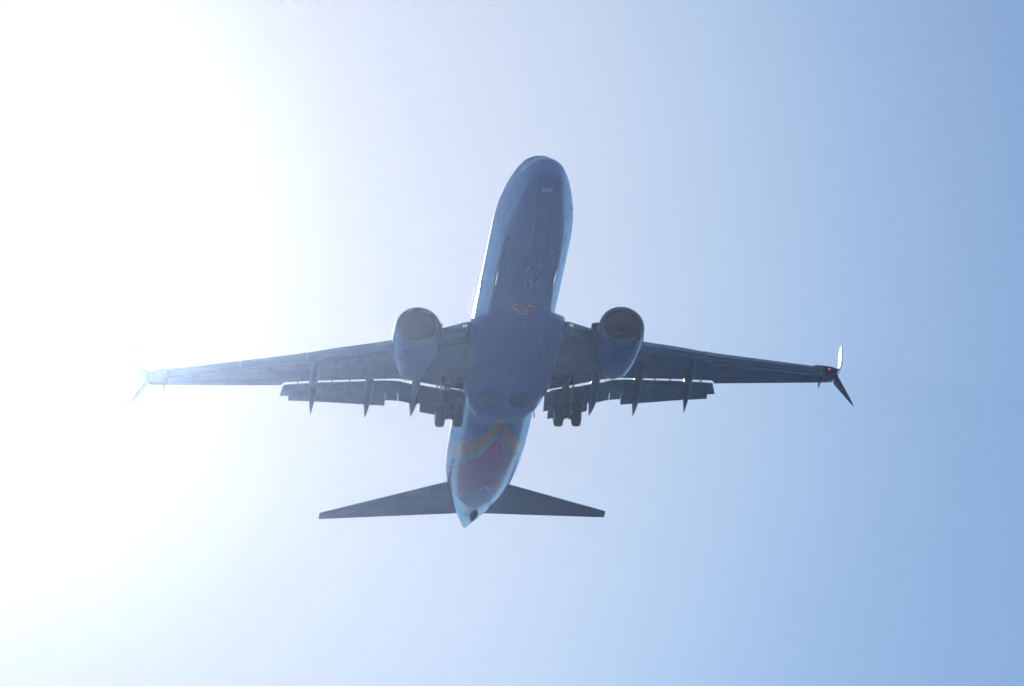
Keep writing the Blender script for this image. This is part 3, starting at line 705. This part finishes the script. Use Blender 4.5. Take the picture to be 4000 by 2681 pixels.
# --- main landing gear
for s in (-1, 1):
    gx = 2.86 * s; ax_y, ax_z = 19.26, -3.0
    b = MB(); b.tube((gx, ax_y, ax_z + .02), (gx, ax_y - .05, -2.3), .095, .10, 20); b.tube((gx, ax_y - .05, -2.35), (gx, ax_y - .38, -1.15), .15, .19, 24)
    b.tube((gx - .34, ax_y, ax_z), (gx + .34, ax_y, ax_z), .075, .075, 16)
    b.box((gx, ax_y - .02, ax_z + .04), (.16, .15, .17)); b.tube((gx - .2, ax_y - .05, -2.32), (gx + .2, ax_y - .05, -2.32), .07, .07, 12)
    leg = b.build('main_gear', M_GEAR, air)
    b = MB(); b.tube((gx, ax_y - .01, ax_z + .2), (gx, ax_y - .05, -2.36), .075, .075, 20); 
    b.build('oleo_piston', M_CHROME, leg)
    b = MB(); b.tube((gx + .06 * s, ax_y - .3, -1.7), (1.75 * s, ax_y - .55, -1.28), .06, .055, 12); b.tube((gx, ax_y - .1, -2.1), (gx - .25 * s, ax_y + .5, -1.5), .04, .04, 10); b.tube((gx, ax_y - .2, -1.9), (gx, ax_y - 1.0, -1.35), .05, .05, 12); b.build('side_brace', M_GEAR, leg)
    b = MB()
    for q in (-1, 1):
        b.tube((gx + q * .05, ax_y + .12, -2.9), (gx + q * .03, ax_y + .34, -2.62), .028, .025, 8); b.tube((gx + q * .03, ax_y + .34, -2.62), (gx + q * .05, ax_y + .05, -2.32), .025, .028, 8)
    b.build('torque_link', M_GEAR, leg)
    for q in (-1, 1):
        b = MB(); pts = [Vector((gx + q * .11, ax_y + .02, -2.25)), Vector((gx + q * .16, ax_y + .16, -2.5)), Vector((gx + q * .19, ax_y + .13, -2.78)), Vector((gx + q * .17, ax_y + .1, -3.05)), Vector((gx + q * .10, ax_y + .06, -3.22)), Vector((gx + q * .04, ax_y + .03, -3.16))]
        for a, c in zip(pts[:-1], pts[1:]): b.tube(a, c, .014, .014, 6)
        b.box((gx + q * .20, ax_y + .05, -3.13), (.05, .10, .06)); b.box((gx + q * .12, ax_y - .1, -3.08), (.03, .05, .10))
        b.build('brake_line', M_BLADE, leg)
    for q in (-1, 1):
        wx = gx + q * .43
        pr = [(.215 * k, r) for k, r in ((-1, .30), (-1, .36), (-.98, .43), (-.90, .50), (-.72, .548), (-.45, .565), (-.42, .558), (-.38, .565), (-.02, .568), (.02, .56), (.06, .568), (.38, .565), (.42, .558), (.45, .565), (.72, .548), (.90, .50), (.98, .43), (1, .36), (1, .30))]
        secs_ = []
        for t in np.linspace(0, math.tau, 56, endpoint=False):
            secs_.append([(wx + a, ax_y + r * math.sin(t), ax_z + r * math.cos(t)) for a, r in pr])
        secs_.append(secs_[0]); tyre = loft('wheel', secs_, M_TYRE, leg, closed=False, caps=False, auto=60)
        b = MB(); 
        for y_, rr in ((0, 0),):
            rings_ = [[(wx + a, ax_y + r * math.sin(t), ax_z + r * math.cos(t)) for t in np.linspace(0, math.tau, 32, endpoint=False)] for a, r in ((-.20, .305), (-.17, .29), (-.10, .24), (-.10, .12), (-.16, .10), (.16, .10), (.10, .12), (.10, .24), (.17, .29), (.20, .305))]
            b.loft(rings_)
        b.build('hub', M_HUB, tyre)
    # door carried by the leg, outboard
    b = MB(); R = Matrix.Rotation(rad(6 * s), 3, 'Y')
    b.loft([[(gx + s * (.26 + .03 * k), y0, z), (gx + s * (.29 + .03 * k), y0, z), (gx + s * (.29 + .03 * k), y1, z), (gx + s * (.26 + .03 * k), y1, z)] for k, (y0, y1, z) in enumerate(((18.75, 19.45, -2.35), (18.5, 19.5, -1.9), (18.35, 19.45, -1.5)))]); b.build('gear_door', M_WING, leg)

# --- tail surfaces
for s in (-1, 1):
    ss = []
    for q in np.linspace(0, 1, 14):
        x = .35 + (7.18 - .35) * q; L0 = 33.74 + (x - 1.49) * .787; T0 = 36.72 + (x - .6) * .333; z = .90 + .135 * x
        ss.append(side(airfoil(x, L0, T0, z, .095), s))
    x = 7.18
    for dx, k in ((.03, .06), (.055, .22)):
        L0 = 33.74 + (x - 1.49) * .787 + k * .35; T0 = 36.72 + (x - .6) * .333 - k * .05; ss.append(side(airfoil(x + dx, L0, T0, .90 + .135 * x, .06), s))
    stb = loft('tailplane', ss, mat('grey_tailplane_paint', (.125, .165, .195), .35, var=.12, vscale=(.8, 1.6, 1), streak=.08), air, auto=50)
    def tz(x, y, s=s):
        L0 = 33.74 + (x - 1.49) * .787; T0 = 36.72 + (x - .6) * .333; c = T0 - L0; u = min(max((y - L0) / c, 0), 1)
        return .90 + .135 * x - .9 * c * 5 * .095 * (0.2969 * math.sqrt(u) - 0.126 * u - 0.3516 * u * u + 0.2843 * u ** 3 - 0.1021 * u ** 4)
    for fr, x1, w_ in ((.66, 6.7, .022), (.5, 6.5, .016)):
        V = []; F = []
        for i, x in enumerate(np.linspace(1.3, x1, 20)):
            L0 = 33.74 + (x - 1.49) * .787; T0 = 36.72 + (x - .6) * .333; y = L0 + (T0 - L0) * fr
            V += [(x * s, y - w_ / 2, tz(x, y) - .006), (x * s, y + w_ / 2, tz(x, y) - .006)]
            if i: F.append((2 * i - 2, 2 * i - 1, 2 * i + 1, 2 * i))
        mesh('elevator_seam', V, F, M_SILVER, stb, True, None, normals=False)
ss = []
for q in np.linspace(0, 1, 10):
    z = 1.6 + q * 6.6; L0 = 31.2 + (z - 1.6) * .86; T0 = 37.1 + (z - 1.6) * .32
    ss.append([(p[2], p[1], z) for p in airfoil(0, L0, T0, 0, .09)])
loft('tail_fin', ss, M_NAC, air, auto=50)

# ------------------------------------------------------------------ ground
R_G = 5000.0
bm = bmesh.new(); bmesh.ops.create_circle(bm, cap_ends=True, cap_tris=True, segments=128, radius=R_G)
me = bpy.data.meshes.new('ground'); bm.to_mesh(me); bm.free()
gm = bpy.data.materials.new('blue_bounce_ground'); gm.use_nodes = True; t = gm.node_tree; p = t.nodes['Principled BSDF']
tc = t.nodes.new('ShaderNodeTexCoord'); n1 = t.nodes.new('ShaderNodeTexNoise'); n1.inputs['Scale'].default_value = .006; n1.inputs['Detail'].default_value = 8
t.links.new(tc.outputs['Object'], n1.inputs['Vector'])
cr = t.nodes.new('ShaderNodeValToRGB'); e = cr.color_ramp.elements
e[0].position = .35; e[0].color = (.020, .045, .100, 1); e[1].position = .68; e[1].color = (.075, .122, .225, 1)  # unseen ground tinted blue to cool the light it bounces onto the aircraft
x = cr.color_ramp.elements.new(.5); x.color = (.036, .078, .165, 1)
t.links.new(n1.outputs['Fac'], cr.inputs[0]); t.links.new(cr.outputs[0], p.inputs['Base Color']); p.inputs['Roughness'].default_value = .95; p.inputs['Specular IOR Level'].default_value = 0.05
g = link(me, 'ground', gm, None, False); g['kind'] = 'structure'

# ------------------------------------------------------------------ haze
HT = to_world((0, 39, 9))[2] + 8
bm = bmesh.new(); bmesh.ops.create_cube(bm, size=1.0)
for v in bm.verts: v.co = (v.co.x * 2 * (R_G + 500), v.co.y * 2 * (R_G + 500), -1.0 if v.co.z < 0 else HT)
me = bpy.data.meshes.new('haze'); bm.to_mesh(me); bm.free()
hm = bpy.data.materials.new('glare_veil_haze'); hm.use_nodes = True; t = hm.node_tree; t.nodes.clear()
o_ = t.nodes.new('ShaderNodeOutputMaterial'); ad = t.nodes.new('ShaderNodeAddShader'); t.links.new(ad.outputs[0], o_.inputs['Volume'])
# narrow forward scatter imitates lens veiling glare; broad scatter added to smooth sampling
for k, (dens, aniso, colr) in enumerate(((1.68e-5, 0.98, (.60, .70, .97)), (1.1e-4, 0.1, (.53, .70, 1.0)))):
    v = t.nodes.new('ShaderNodeVolumePrincipled'); t.links.new(v.outputs[0], ad.inputs[k])
    v.inputs['Density'].default_value = dens; v.inputs['Anisotropy'].default_value = aniso; v.inputs['Color'].default_value = (*colr, 1)
h = link(me, 'haze', hm, None, False); h['kind'] = 'stuff'
